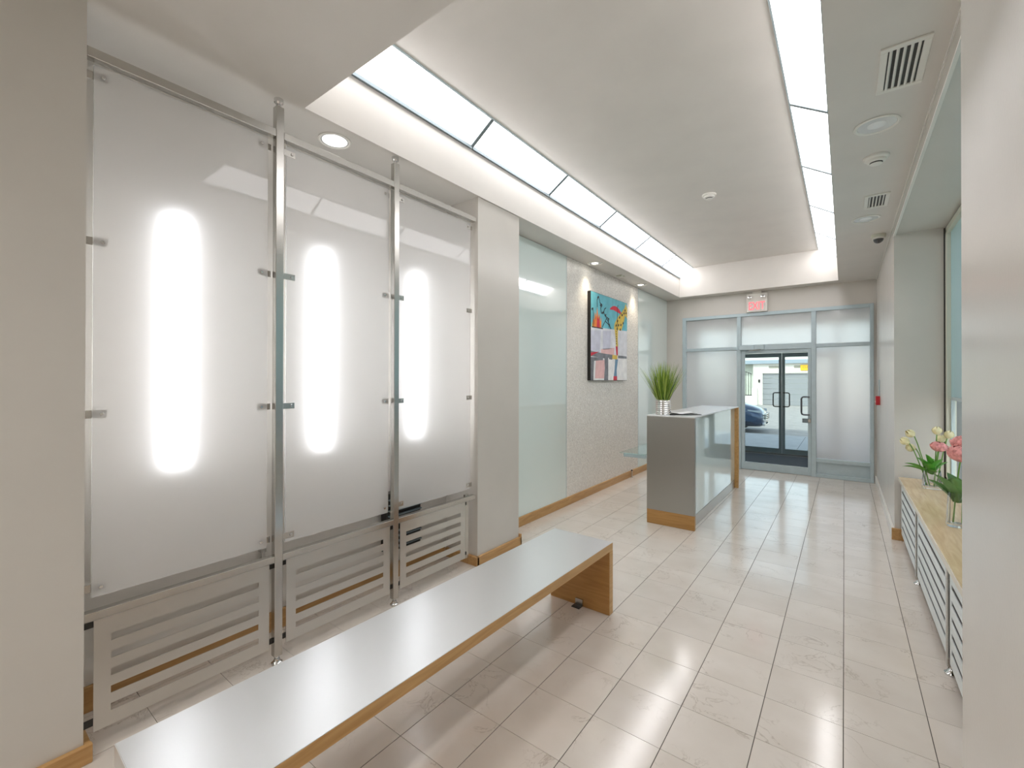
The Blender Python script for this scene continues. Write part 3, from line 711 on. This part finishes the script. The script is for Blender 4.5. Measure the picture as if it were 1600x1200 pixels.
# ------------------------------------------------------------------ vases and tulips
vg = glass_bsdf('vase_glass', 0.0, (1, 1, 1))
M['stem'] = pbr('tulip_stem', (.16, .32, .06), .45); M['leaf'] = pbr('tulip_leaf', (.10, .34, .04), .4, noise=.2, nscale=20); M['leafd'] = pbr('dark_tulip_leaf', (.12, .26, .07), .4, noise=.25, nscale=15)
M['cream_petal'] = pbr('cream_tulip_petal', (.85, .77, .46), .45, noise=.08, nscale=30); M['pink_petal'] = pbr('pink_tulip_petal', (.85, .32, .30), .5, noise=.35, nscale=45)
M['water'] = clear_glass('water', (.96, .98, .96))
def vase(x, y, w, h, label, n=4):
    t = thing('glass_vase', (x, y, CT), label, 'vase', 'glass vases on the counter')
    def ring(r, z):
        out = []
        for k in range(24):
            a = 2*math.pi*k/24; ca, sa = math.cos(a), math.sin(a); q = (abs(ca)**4+abs(sa)**4)**-.25
            out.append((x+ca*q*r, y+sa*q*r, CT+.0015+z))
        return out
    rs = [ring(w*.5, 0), ring(w*.52, .012), ring(w*.47, h*.6), ring(w*.44, h), ring(w*.40, h), ring(w*.43, h*.6), ring(w*.46, .022), ring(w*.1, .02)]
    vs = [q for g_ in rs for q in g_]; fs = []
    for i in range(len(rs)-1):
        for j in range(24): fs.append((i*24+j, i*24+(j+1) % 24, (i+1)*24+(j+1) % 24, (i+1)*24+j))
    fs += [tuple(range(24))[::-1], tuple(range(24*(len(rs)-1), 24*len(rs)))]
    MB()._add(vs, fs).build('glass_body', vg, t, smooth=True)
    return t
def leaf(mb, base, direc, L, W, droop, mi=0):
    base = Vector(base); d_ = Vector(direc).normalized(); sd = d_.cross(Vector((0, 0, 1)))
    sd = sd.normalized() if sd.length > .05 else Vector((1, 0, 0))
    nrm = sd.cross(d_)
    def f(u, v):
        ww = W*math.sin(math.pi*min(1, .12+.88*v))**.8*(1 if v < .98 else .2)
        c = base + d_*L*v + Vector((0, 0, -droop*L*v*v))
        return c + sd*(u-.5)*ww + nrm*(abs(u-.5)**2)*ww*1.2
    mb.patch(f, 4, 8, mi)
def petal_cup(mb, c, ax, r, h, n=6, open_=.0, seed=0):
    rnd = random.Random(seed); c = Vector(c); ax = Vector(ax).normalized(); e1 = ax.orthogonal().normalized(); e2 = ax.cross(e1)
    for k in range(n):
        a0 = 2*math.pi*k/n + (0 if k % 2 == 0 else .05); rr = r*(1.0 if k % 2 == 0 else .93)
        def f(u, v, a0=a0, rr=rr):
            wd = 1.25*math.sin(math.pi*(.10+.80*v))**.7*(1-.5*max(0, v-.75)/.25)
            a = a0 + (u-.5)*wd
            pr = rr*(math.sin(math.pi*(.05+.86*v))**.70)
            return c + ax*(h*v) + (e1*math.cos(a)+e2*math.sin(a))*pr*(1+.05*(abs(u-.5)*2)**2)
        mb.patch(f, 4, 7)
def peony(mb, c, ax, r, seed):
    """double bloom: overlapping cupped petals on a flattened ball, ruffled rims"""
    rnd = random.Random(seed); c = Vector(c); ax = Vector(ax).normalized(); e1 = ax.orthogonal().normalized(); e2 = ax.cross(e1)
    for k in range(40):
        lay = (k+.5)/40; a0 = k*2.399; ph = rnd.uniform(0, 6)
        top = .12+1.25*(1-lay)**.8            # polar angle (from the axis) where the rim ends
        rr = r*(1.0-.16*lay)*rnd.uniform(.94, 1.04); half = .5+.2*lay
        def f(u, v, a0=a0, top=top, rr=rr, ph=ph, half=half):
            th = math.pi*.92 + (top - math.pi*.92)*v
            a = a0 + (u-.5)*2*half*math.sin(math.pi*(.18+.64*v))
            q = rr*(1+.09*math.sin(8*u+ph)*v**3)
            return c + ax*(r*.75) + (e1*math.cos(a)+e2*math.sin(a))*q*math.sin(th) + ax*q*.80*math.cos(th)
        mb.patch(f, 5, 6)
def tulip(base, head, kind, label, group, leaves=(), lean=None):
    t = thing('tulip', base, label, 'flower', group)
    b0, h0 = Vector(base), Vector(head); mid = (b0+h0)/2 + Vector((0, 0, .03))
    pts = [b0, b0.lerp(mid, .5)+Vector((0, 0, .01)), mid, mid.lerp(h0, .55)+Vector((0, 0, .012)), h0]
    MB().tube(pts, .004, 8).build('stem', M['stem'], t, smooth=True)
    ax = (h0 - pts[3]).normalized() if lean is None else Vector(lean).normalized()
    mb = MB()
    if kind == 'cream': petal_cup(mb, h0, ax, .034, .070, seed=int(h0.x*1000)); bl = mb.build('blossom', M['cream_petal'], t, smooth=True)
    else: peony(mb, h0, ax, .055 if kind == 'pink' else .068, int(h0.x*999)); bl = mb.build('blossom', M['pink_petal'], t, smooth=True)
    for lb, ld, L, W_, dr, mi in leaves:
        lm = MB(); leaf(lm, lb, ld, L, W_, dr); lm.build('leaf', M['leaf'] if mi == 0 else M['leafd'], t, smooth=True)
V1 = (2.127, 3.66); V2 = (2.100, 2.40)
vase(V1[0], V1[1], .125, .155, 'short clear glass vase of cream tulips on the wooden counter')
vase(V2[0], V2[1], .100, .215, 'tall clear glass vase of pink flowers on the wooden counter')
z0 = CT+.026
l1 = lambda dx, dy, dz, L, W_=.066, dr=.32, mi=0: ((V1[0]+.01*dx, V1[1]+.01*dy, CT+.12), (dx, dy, dz), L*1.2, W_, dr, mi)
heads = [((2.012, 3.62, 1.055), 'leaning furthest up and left over its vase'), ((1.985, 3.67, .985), 'lowest of the pair facing the aisle'), ((2.030, 3.70, .940), 'drooping just above the leaves'),
         ((2.158, 3.66, 1.075), 'standing tallest of the bunch'), ((2.225, 3.69, 1.045), 'closest to the window frame'), ((2.190, 3.73, 1.000), 'half hidden behind the pink bloom')]
lv = [[l1(-1, -.1, .9, .19), l1(-.5, -.6, 1.3, .20)], [l1(-.9, .3, .55, .18), l1(-.6, .4, 1.4, .19)], [l1(-.3, -.8, 1.1, .19), l1(-.25, -.2, 1.6, .22)], [l1(.4, -.4, 1.5, .20)], [l1(.7, .1, 1.3, .17)], [l1(.1, .6, 1.2, .18)]]
for i, (hd_, how) in enumerate(heads):
    tulip((V1[0]+.03*math.cos(i*1.05+2), V1[1]+.03*math.sin(i*1.05+2), z0), hd_, 'cream', 'cream white tulip in the short vase, ' + how, 'tulips in the short vase', lv[i], ((-.75, -.2, .6), (-.85, .1, .5), (-.8, .1, .1), (.05, 0, 1), (.35, 0, .9), (.1, .2, .9))[i])
tulip((V1[0]+.01, V1[1]-.02, z0), (2.160, 3.62, .940), 'pink', 'single pink double tulip among the cream tulips in the short vase', 'tulips in the short vase', [l1(.2, -.9, .7, .13)])
l2 = lambda dx, dy, dz, L, W_=.10, dr=.22, mi=1: ((V2[0]+.012*dx, V2[1]+.012*dy, CT+.15), (dx, dy, dz), L, W_, dr, mi)
tulip((V2[0]-.02, V2[1], z0), (2.105, 2.34, 1.035), 'pinkbig', 'large pink double flower in the tall vase, lower of the two', 'flowers in the tall vase', [l2(-.55, -.2, 1.2, .26), l2(-.2, -.6, 1.6, .24), l2(-.8, .4, 1.1, .22, .07), l2(-.3, .3, 1.8, .24)])
tulip((V2[0]+.02, V2[1], z0), (2.140, 2.44, 1.085), 'pinkbig', 'large pink double flower in the tall vase, rising behind the other', 'flowers in the tall vase', [l2(.5, .2, 1.4, .24), l2(.3, -.5, 1.5, .25), l2(.0, .6, 1.4, .22)])

# ------------------------------------------------------------------ storefront with frosted side lights and the inner door
def bar(mb, x0, x1, z0, z1, y0=YF-.03, y1=YF+.07): mb.cbox(x0, x1, y0, y1, z0, z1, .003); return mb
sf = struct(MB().box(-.8929, -.892, YF+.0, YF+.04, 0, .01).build('window_2', M['alum']))
for nm, x0, x1, z0, z1 in (('mullion', -.893, -.828, 0, 2.70), ('mullion', .030, .092, 0, 2.645), ('mullion', 1.106, 1.170, 0, 2.645), ('mullion', 1.838, 1.883, 0, 2.70),
                           ('top_rail', -.828, 1.838, 2.645, 2.70), ('middle_rail', -.828, .030, 2.068, 2.124), ('door_header', .092, 1.106, 2.055, 2.148), ('middle_rail', 1.170, 1.838, 2.068, 2.124),
                           ('sill_rail', -.828, .030, .240, .300), ('sill_rail', 1.170, 1.838, .240, .300), ('bottom_rail', -.828, .030, 0, .055), ('bottom_rail', 1.170, 1.838, 0, .055)):
    bar(MB(), x0, x1, z0, z1).build(nm, M['alum'], sf)
for x0, x1 in ((-.828, .030), (1.170, 1.838)):
    MB().cbox(x0, x1, YF+.005, YF+.03, .055, .240, .002).build('kick_panel', M['alum_dark2'] if 'alum_dark2' in M else M['alum'], sf)
for x0, x1, z0, z1 in ((-.828, .030, .300, 2.068), (1.170, 1.838, .300, 2.068), (-.828, .030, 2.124, 2.645), (.092, 1.106, 2.148, 2.645), (1.170, 1.838, 2.124, 2.645)):
    frosted((x0, x1, YF+.012, YF+.022, z0, z1), 'frosted_pane', sf, (0, 1, 0), M['frost_d'])
def cpull(mb, xa, xb, z0, z1, y, r=.011):
    s = 1 if xb > xa else -1; q = .03
    pts = [(xa, y, z1), (xb-s*q, y, z1), (xb-s*q*.3, y, z1-q*.3), (xb, y, z1-q), (xb, y, z0+q), (xb-s*q*.3, y, z0+q*.3), (xb-s*q, y, z0), (xa, y, z0)]
    return mb.tube(pts, r, 10)
d1 = struct(MB().cbox(.094, .150, YF-.012, YF+.032, .008, 2.052, .003).build('door_1', M['alum']))
MB().cbox(1.060, 1.104, YF-.012, YF+.032, .008, 2.052, .003).build('lock_stile', M['alum'], d1)
MB().cbox(.150, 1.060, YF-.012, YF+.032, .008, .128, .003).build('bottom_rail', M['alum'], d1)
MB().cbox(.150, 1.060, YF-.012, YF+.032, 2.005, 2.052, .003).build('top_rail', M['alum'], d1)
MB().box(.150, 1.060, YF+.006, YF+.012, .128, 2.005).build('glass_pane', M['clear'], d1)
MB().box(.092, 1.106, YF-.02, YF+.04, 0, .007).build('threshold', M['chrome'], d1)
MB().box(.150, 1.060, YF-.014, YF-.010, .128, .133).build('glazing_bead', M['chrome'], d1)
hpl = cpull(MB(), 1.072, .975, .985, 1.272, YF-.045, .013).tube([(1.075, YF-.045, .985), (1.075, YF-.01, .985)], .012, 8).tube([(1.075, YF-.045, 1.272), (1.075, YF-.01, 1.272)], .012, 8).build('pull_handle', pbr('dark_handle_metal', (.16, .17, .19), .3, .8), d1, smooth=True)
lk = MB().cbox(.985, 1.100, YF-.035, YF-.012, .855, .925, .003).build('lock_case', M['alum_dark'], d1)
MB().cbox(1.062, 1.098, YF-.04, YF-.034, .862, .918, .002).build('lock_plate', M['steel'], lk)
cl = MB().cbox(.072, .300, YF-.075, YF-.012, 2.062, 2.138, .004).build('closer_body', M['alum'], d1)
MB().cbox(.304, .452, YF-.075, YF-.012, 2.064, 2.138, .004).build('closer_cover', M['alum'], cl)
MB().tube([(.40, YF-.06, 2.06), (.24, YF-.10, 2.045), (.17, YF-.03, 2.035)], .008, 8).build('closer_arm', M['chrome'], cl, smooth=True)

# ------------------------------------------------------------------ vestibule and outer doors
YO = 9.155
struct(MB().box(-1.45, -1.20, 7.2, 9.3, -.25, 3.0).build('wall_vestibule_left', M['wall']))
struct(MB().box(XR+.1, 2.55, 7.2, 9.3, -.25, 3.0).build('wall_vestibule_right', M['wall']))
struct(MB().box(-1.45, 2.55, 7.16, 9.3, 2.72, 3.9).build('ceiling_vestibule', M['ceil']))
struct(MB().box(-1.45, 2.55, YF+.05, 9.3, -.25, -.004).build('floor_vestibule', pbr('vestibule_concrete', (.22, .22, .23), .7, noise=.1)))
tag(MB().cbox(-.5, 1.6, 7.18, 8.98, -.004, .006, .003).build('entrance_mat', M['rubber']), 'dark ribbed entrance mat between the inner and outer doors', 'mat')
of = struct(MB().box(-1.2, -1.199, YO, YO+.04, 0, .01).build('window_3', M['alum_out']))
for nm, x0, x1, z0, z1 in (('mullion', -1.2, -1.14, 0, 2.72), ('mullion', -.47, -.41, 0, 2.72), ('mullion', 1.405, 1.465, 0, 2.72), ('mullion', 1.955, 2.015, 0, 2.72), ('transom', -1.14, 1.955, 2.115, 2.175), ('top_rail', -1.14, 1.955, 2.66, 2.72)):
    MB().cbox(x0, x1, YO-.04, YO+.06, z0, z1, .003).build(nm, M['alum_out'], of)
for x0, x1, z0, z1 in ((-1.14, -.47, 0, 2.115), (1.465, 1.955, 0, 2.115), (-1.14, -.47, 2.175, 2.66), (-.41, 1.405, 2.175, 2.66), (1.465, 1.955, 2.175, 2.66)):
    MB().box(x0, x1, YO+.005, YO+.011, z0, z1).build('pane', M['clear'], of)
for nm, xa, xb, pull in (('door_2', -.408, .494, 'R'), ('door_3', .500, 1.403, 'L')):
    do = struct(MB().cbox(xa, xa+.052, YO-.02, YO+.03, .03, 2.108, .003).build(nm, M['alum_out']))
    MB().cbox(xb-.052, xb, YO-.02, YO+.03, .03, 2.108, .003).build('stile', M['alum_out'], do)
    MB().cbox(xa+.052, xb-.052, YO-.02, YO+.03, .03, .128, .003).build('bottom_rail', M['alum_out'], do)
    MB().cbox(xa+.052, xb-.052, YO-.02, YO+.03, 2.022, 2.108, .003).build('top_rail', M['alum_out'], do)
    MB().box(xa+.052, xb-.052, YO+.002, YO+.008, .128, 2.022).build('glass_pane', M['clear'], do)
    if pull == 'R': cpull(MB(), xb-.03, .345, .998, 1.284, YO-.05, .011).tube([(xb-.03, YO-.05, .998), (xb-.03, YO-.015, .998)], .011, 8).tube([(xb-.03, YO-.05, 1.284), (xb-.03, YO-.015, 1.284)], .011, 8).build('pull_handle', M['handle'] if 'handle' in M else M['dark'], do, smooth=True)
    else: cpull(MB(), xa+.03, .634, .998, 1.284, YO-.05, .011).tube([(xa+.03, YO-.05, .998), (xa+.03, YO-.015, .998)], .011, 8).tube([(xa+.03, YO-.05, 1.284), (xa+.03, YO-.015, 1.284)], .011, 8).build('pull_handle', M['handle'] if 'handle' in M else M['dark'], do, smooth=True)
struct(MB().box(-.41, 1.405, YO-.05, YO+.07, -.004, .028).build('trim_3', M['steel']))

# ------------------------------------------------------------------ street
ZS, ZRd = -.12, -.27
asphalt = pbr('pale_asphalt', (.40, .38, .36), .9, noise=.12, nscale=3)
conc = pbr('sidewalk_concrete', (.46, .47, .48), .85, noise=.08, nscale=4)
struct(MB().box(-40, 40, 14.0, 60, ZRd-.2, ZRd).build('road', asphalt))
sw = struct(MB().box(-40, 40, 9.3, 14.0, ZRd-.2, ZS-.012).build('sidewalk', M['grout']))
sl = MB().cbox(.004, 1.496, .004, 1.56, -.012, 0, .002); slab0 = sl.build('paving_slab', conc, sw); sf_ = True
for j in range(3):
    for i in range(-4, 4):
        if sf_: o = slab0; sf_ = False
        else: o = bpy.data.objects.new('paving_slab', slab0.data); COL.objects.link(o); o.parent = sw
        o.location = (i*1.5+.62, 9.3+j*1.5666, ZS)
struct(MB().box(-40, 40, 14.0, 14.15, ZRd, ZS).build('trim_4', conc))
struct(MB().box(-40, 40, -5.4, 9.3, ZRd-.2, ZRd-.0).build('ground_side', conc))
tag(MB().box(-.25, .12, 15.05, 15.18, ZRd, ZRd+.004).box(.12, .30, 14.65, 15.10, ZRd, ZRd+.004).build('paint_mark', pbr('faded_orange_marking', (.65, .20, .16), .8)), 'faded red utility paint mark on the shaded road', 'marking')

YG = 36.0
gb = thing('garage_building', (-1, YG, ZRd), 'white stucco building with grey garage door across the street', 'building')
stucco = pbr('white_stucco', (.80, .76, .70), .85, noise=.05); pale = pbr('pale_green_wall', (.62, .66, .58), .8, noise=.05)
gx0, gx1, gz1 = -3.33, .6, 2.10
MB().box(-3.95, gx0, YG, YG+6, ZRd, 2.78).box(gx1, 9, YG, YG+6, ZRd, 2.78).box(gx0, gx1, YG, YG+6, gz1, 2.78).build('front_wall', stucco, gb)
MB().box(-12, -3.95, YG+.6, YG+6, ZRd, 2.78).build('side_wall', pale, gb)
MB().box(gx0, gx1, YG+.10, YG+.16, gz1-.06, gz1+.05).box(gx0-.06, gx1+.06, YG-.03, YG+.02, gz1, gz1+.10).build('door_lintel', M['white'], gb)
gdm = pbr('grey_garage_door', (.27, .28, .295), .6)
for j in range(6):
    hh = (gz1-ZRd-.0)/6; zz = ZRd + j*hh
    gp = MB().cbox(gx0, gx1, YG+.13, YG+.17, zz+.012, zz+hh-.006, .008).build('door_section', gdm, gb)
MB().box(-12, 9, YG-.25, YG+6, 2.78, 3.05).build('roof_fascia', pbr('blue_grey_fascia', (.30, .36, .42), .6), gb)
for x0, x1 in ((-2.92, -2.1), (-1.35, -.45), (.2, 1.0)): MB().cbox(x0, x1, YG-.03, YG+.01, 2.45, 2.62, .01).build('wall_vent', pbr('olive_vent', (.30, .29, .24), .7), gb)
MB().cbox(-3.60, -3.48, YG-.10, YG, 1.40, 1.62, .01).build('wall_lamp', M['dark'], gb)
sg = thing('clearance_sign', (-.45, YG-.06, 2.3), 'yellow clearance sign on the white wall above the garage door', 'sign')
MB().cbox(-.96, .36, YG-.08, YG-.03, 2.26, 2.66, .01).build('board', pbr('sign_yellow', (.90, .50, .02), .5), sg)
text_mesh('CLEARANCE', .21, .002, 'letters', pbr('sign_letters', (.30, .14, .01), .6), sg, Matrix.Translation((.2, -.024, .19)) @ Matrix.Rotation(R(90), 4, 'X'))
lw = thing('low_wall', (-5, YG-.4, ZRd), 'white low wall under the fence beside the garage', 'wall')
MB().box(-12, -3.78, YG-.5, YG-.25, ZRd, .40).build('wall_body', stucco, lw)
MB().cbox(-3.95, -3.60, YG-.55, YG-.2, ZRd, .98, .01).build('end_pier', stucco, lw)
fn = thing('iron_fence', (-5.5, YG-.38, .40), 'dark iron fence with curved top on the low white wall', 'fence')
fx = [-8 + .165*k for k in range(25)]
ztop = lambda x: 1.93 + .36*math.cos((x+4.9)/1.1*math.pi/2) if x > -6.1 else 2.1
for x in fx:
    if x > -3.97: continue
    MB().tube([(x, YG-.38, .40), (x, YG-.38, ztop(x))], .018, 6).build('bar', M['dark'], fn)
MB().tube([(x, YG-.38, ztop(x)) for x in [-9+.1*k for k in range(51)]], .024, 6).build('top_rail', M['dark'], fn)
MB().box(-9, -3.95, YG-.41, YG-.35, .42, .48).build('bottom_rail', M['dark'], fn)

# parked car: front end visible through the doors, pointing along +x
car = thing('parked_car', (-.66, 16.25, ZRd), 'dark blue car parked at the kerb outside the doors', 'car')
paint = pbr('dark_blue_car_paint', (.015, .05, .12), .22, .3, coat=1.0)
st = [(0.0, .50, .34, .60), (-.05, .68, .24, .74), (-.16, .80, .20, .84), (-.35, .87, .19, .92), (-.65, .91, .19, 1.00), (-1.1, .93, .19, 1.05), (-1.45, .94, .19, 1.08), (-2.6, .94, .19, 1.08), (-3.7, .93, .19, 1.08), (-4.3, .90, .22, 1.05), (-4.6, .78, .34, .92)]
vs = []; fs = []; K = 16
for x, w, zb, zt in st:
    for k_ in range(K):
        a = 2*math.pi*k_/K; ca, sa = math.cos(a), math.sin(a); q = (abs(ca)**3.2+abs(sa)**3.2)**(-1/3.2)
        vs.append((x, ca*q*w, (zb+zt)/2+sa*q*(zt-zb)/2))
for i in range(len(st)-1):
    for j in range(K): fs.append((i*K+j, i*K+(j+1) % K, (i+1)*K+(j+1) % K, (i+1)*K+j))
fs += [tuple(range(K))[::-1], tuple(range(K*(len(st)-1), K*len(st)))]
MB()._add(vs, fs).build('body', paint, car, local=True, smooth=True)
cb = [(-1.25, .80, 1.02), (-2.0, .66, 1.52), (-2.8, .66, 1.56), (-3.5, .66, 1.50), (-4.35, .74, 1.02)]
vs = []; fs = []
for x, w, z in cb: vs += [(x, -w if z > 1.1 else -.82, z), (x, w if z > 1.1 else .82, z)]
MB()._add([(-1.25, -.82, 1.02), (-1.25, .82, 1.02), (-2.0, .66, 1.52), (-2.0, -.66, 1.52), (-3.5, -.66, 1.50), (-3.5, .66, 1.50), (-4.35, .80, 1.02), (-4.35, -.80, 1.02)],
          [(0, 1, 2, 3), (4, 5, 6, 7), (0, 3, 4, 7), (1, 6, 5, 2), (0, 7, 6, 1), (3, 2, 5, 4)]).build('windows', M['smoke'], car, local=True)
MB().cbox(-3.55, -1.95, -.67, .67, 1.50, 1.57, .03).build('roof', paint, car, local=True)
for sx in (-.92, -3.72):
    for sy in (-1, 1):
        wh = MB().lathe([(.20, -.10), (.31, -.10), (.335, -.06), (.335, .06), (.31, .10), (.20, .10)], (sx, sy*.83, .335), 28, axis='y').build('wheel', M['dark'], car, local=True, smooth=True)
        MB().lathe([(.20, .0), (.19, .104*sy), (.05, .09*sy), (.0001, .09*sy)], (sx, sy*.83, .335), 20, axis='y').build('rim', M['chrome'], wh, local=True, smooth=True)
for sy in (-1, 1):
    MB().patch(lambda u, v, sy=sy: (-.07-.38*u, sy*(.70+.19*u**.6), .70+.07*u+.085*v*(1-.5*u)), 6, 3).build('headlight', pbr('headlight_glass', (.55, .65, .72), .1, .5), car, local=True, smooth=True)
    MB().cbox(-.05, .03, sy*.44-.16, sy*.44+.16, .28, .34, .01).build('fog_trim', M['chrome'], car, local=True)
MB().cbox(-.02, .035, -.48, .48, .46, .66, .01).build('grille_back', M['dark'], car, local=True)
for z in (.47, .53, .59, .65): MB().tube([(-.03, -.60, z), (.04, -.40, z), (.05, 0, z), (.04, .40, z), (-.03, .60, z)], .014, 6).build('grille_bar', M['chrome'], car, local=True, smooth=True)
MB().cbox(-.04, .04, -.55, .55, .26, .30, .01).build('bumper_lip', M['chrome'], car, local=True)
# building next door, seen through the clear strip of the side window
nb = thing('neighbour_building', (9.5, 3, ZRd), 'blue-grey wall of the building beyond the side window', 'building')
MB().box(9, 12, -6, 8.5, ZRd, 2.6).build('side_wall', pbr('blue_grey_render', (.30, .34, .36), .8), nb)
MB().box(2.36, 9, 5.2, 5.4, ZRd, 2.4).build('added_cross_wall', pbr('dark_slate_render', (.13, .16, .175), .8), nb)  # added across the side yard to keep the view through the lower pane dark
MB().cbox(8.95, 12.05, -6.05, 8.55, 2.6, 2.7, .01).build('coping', conc, nb)
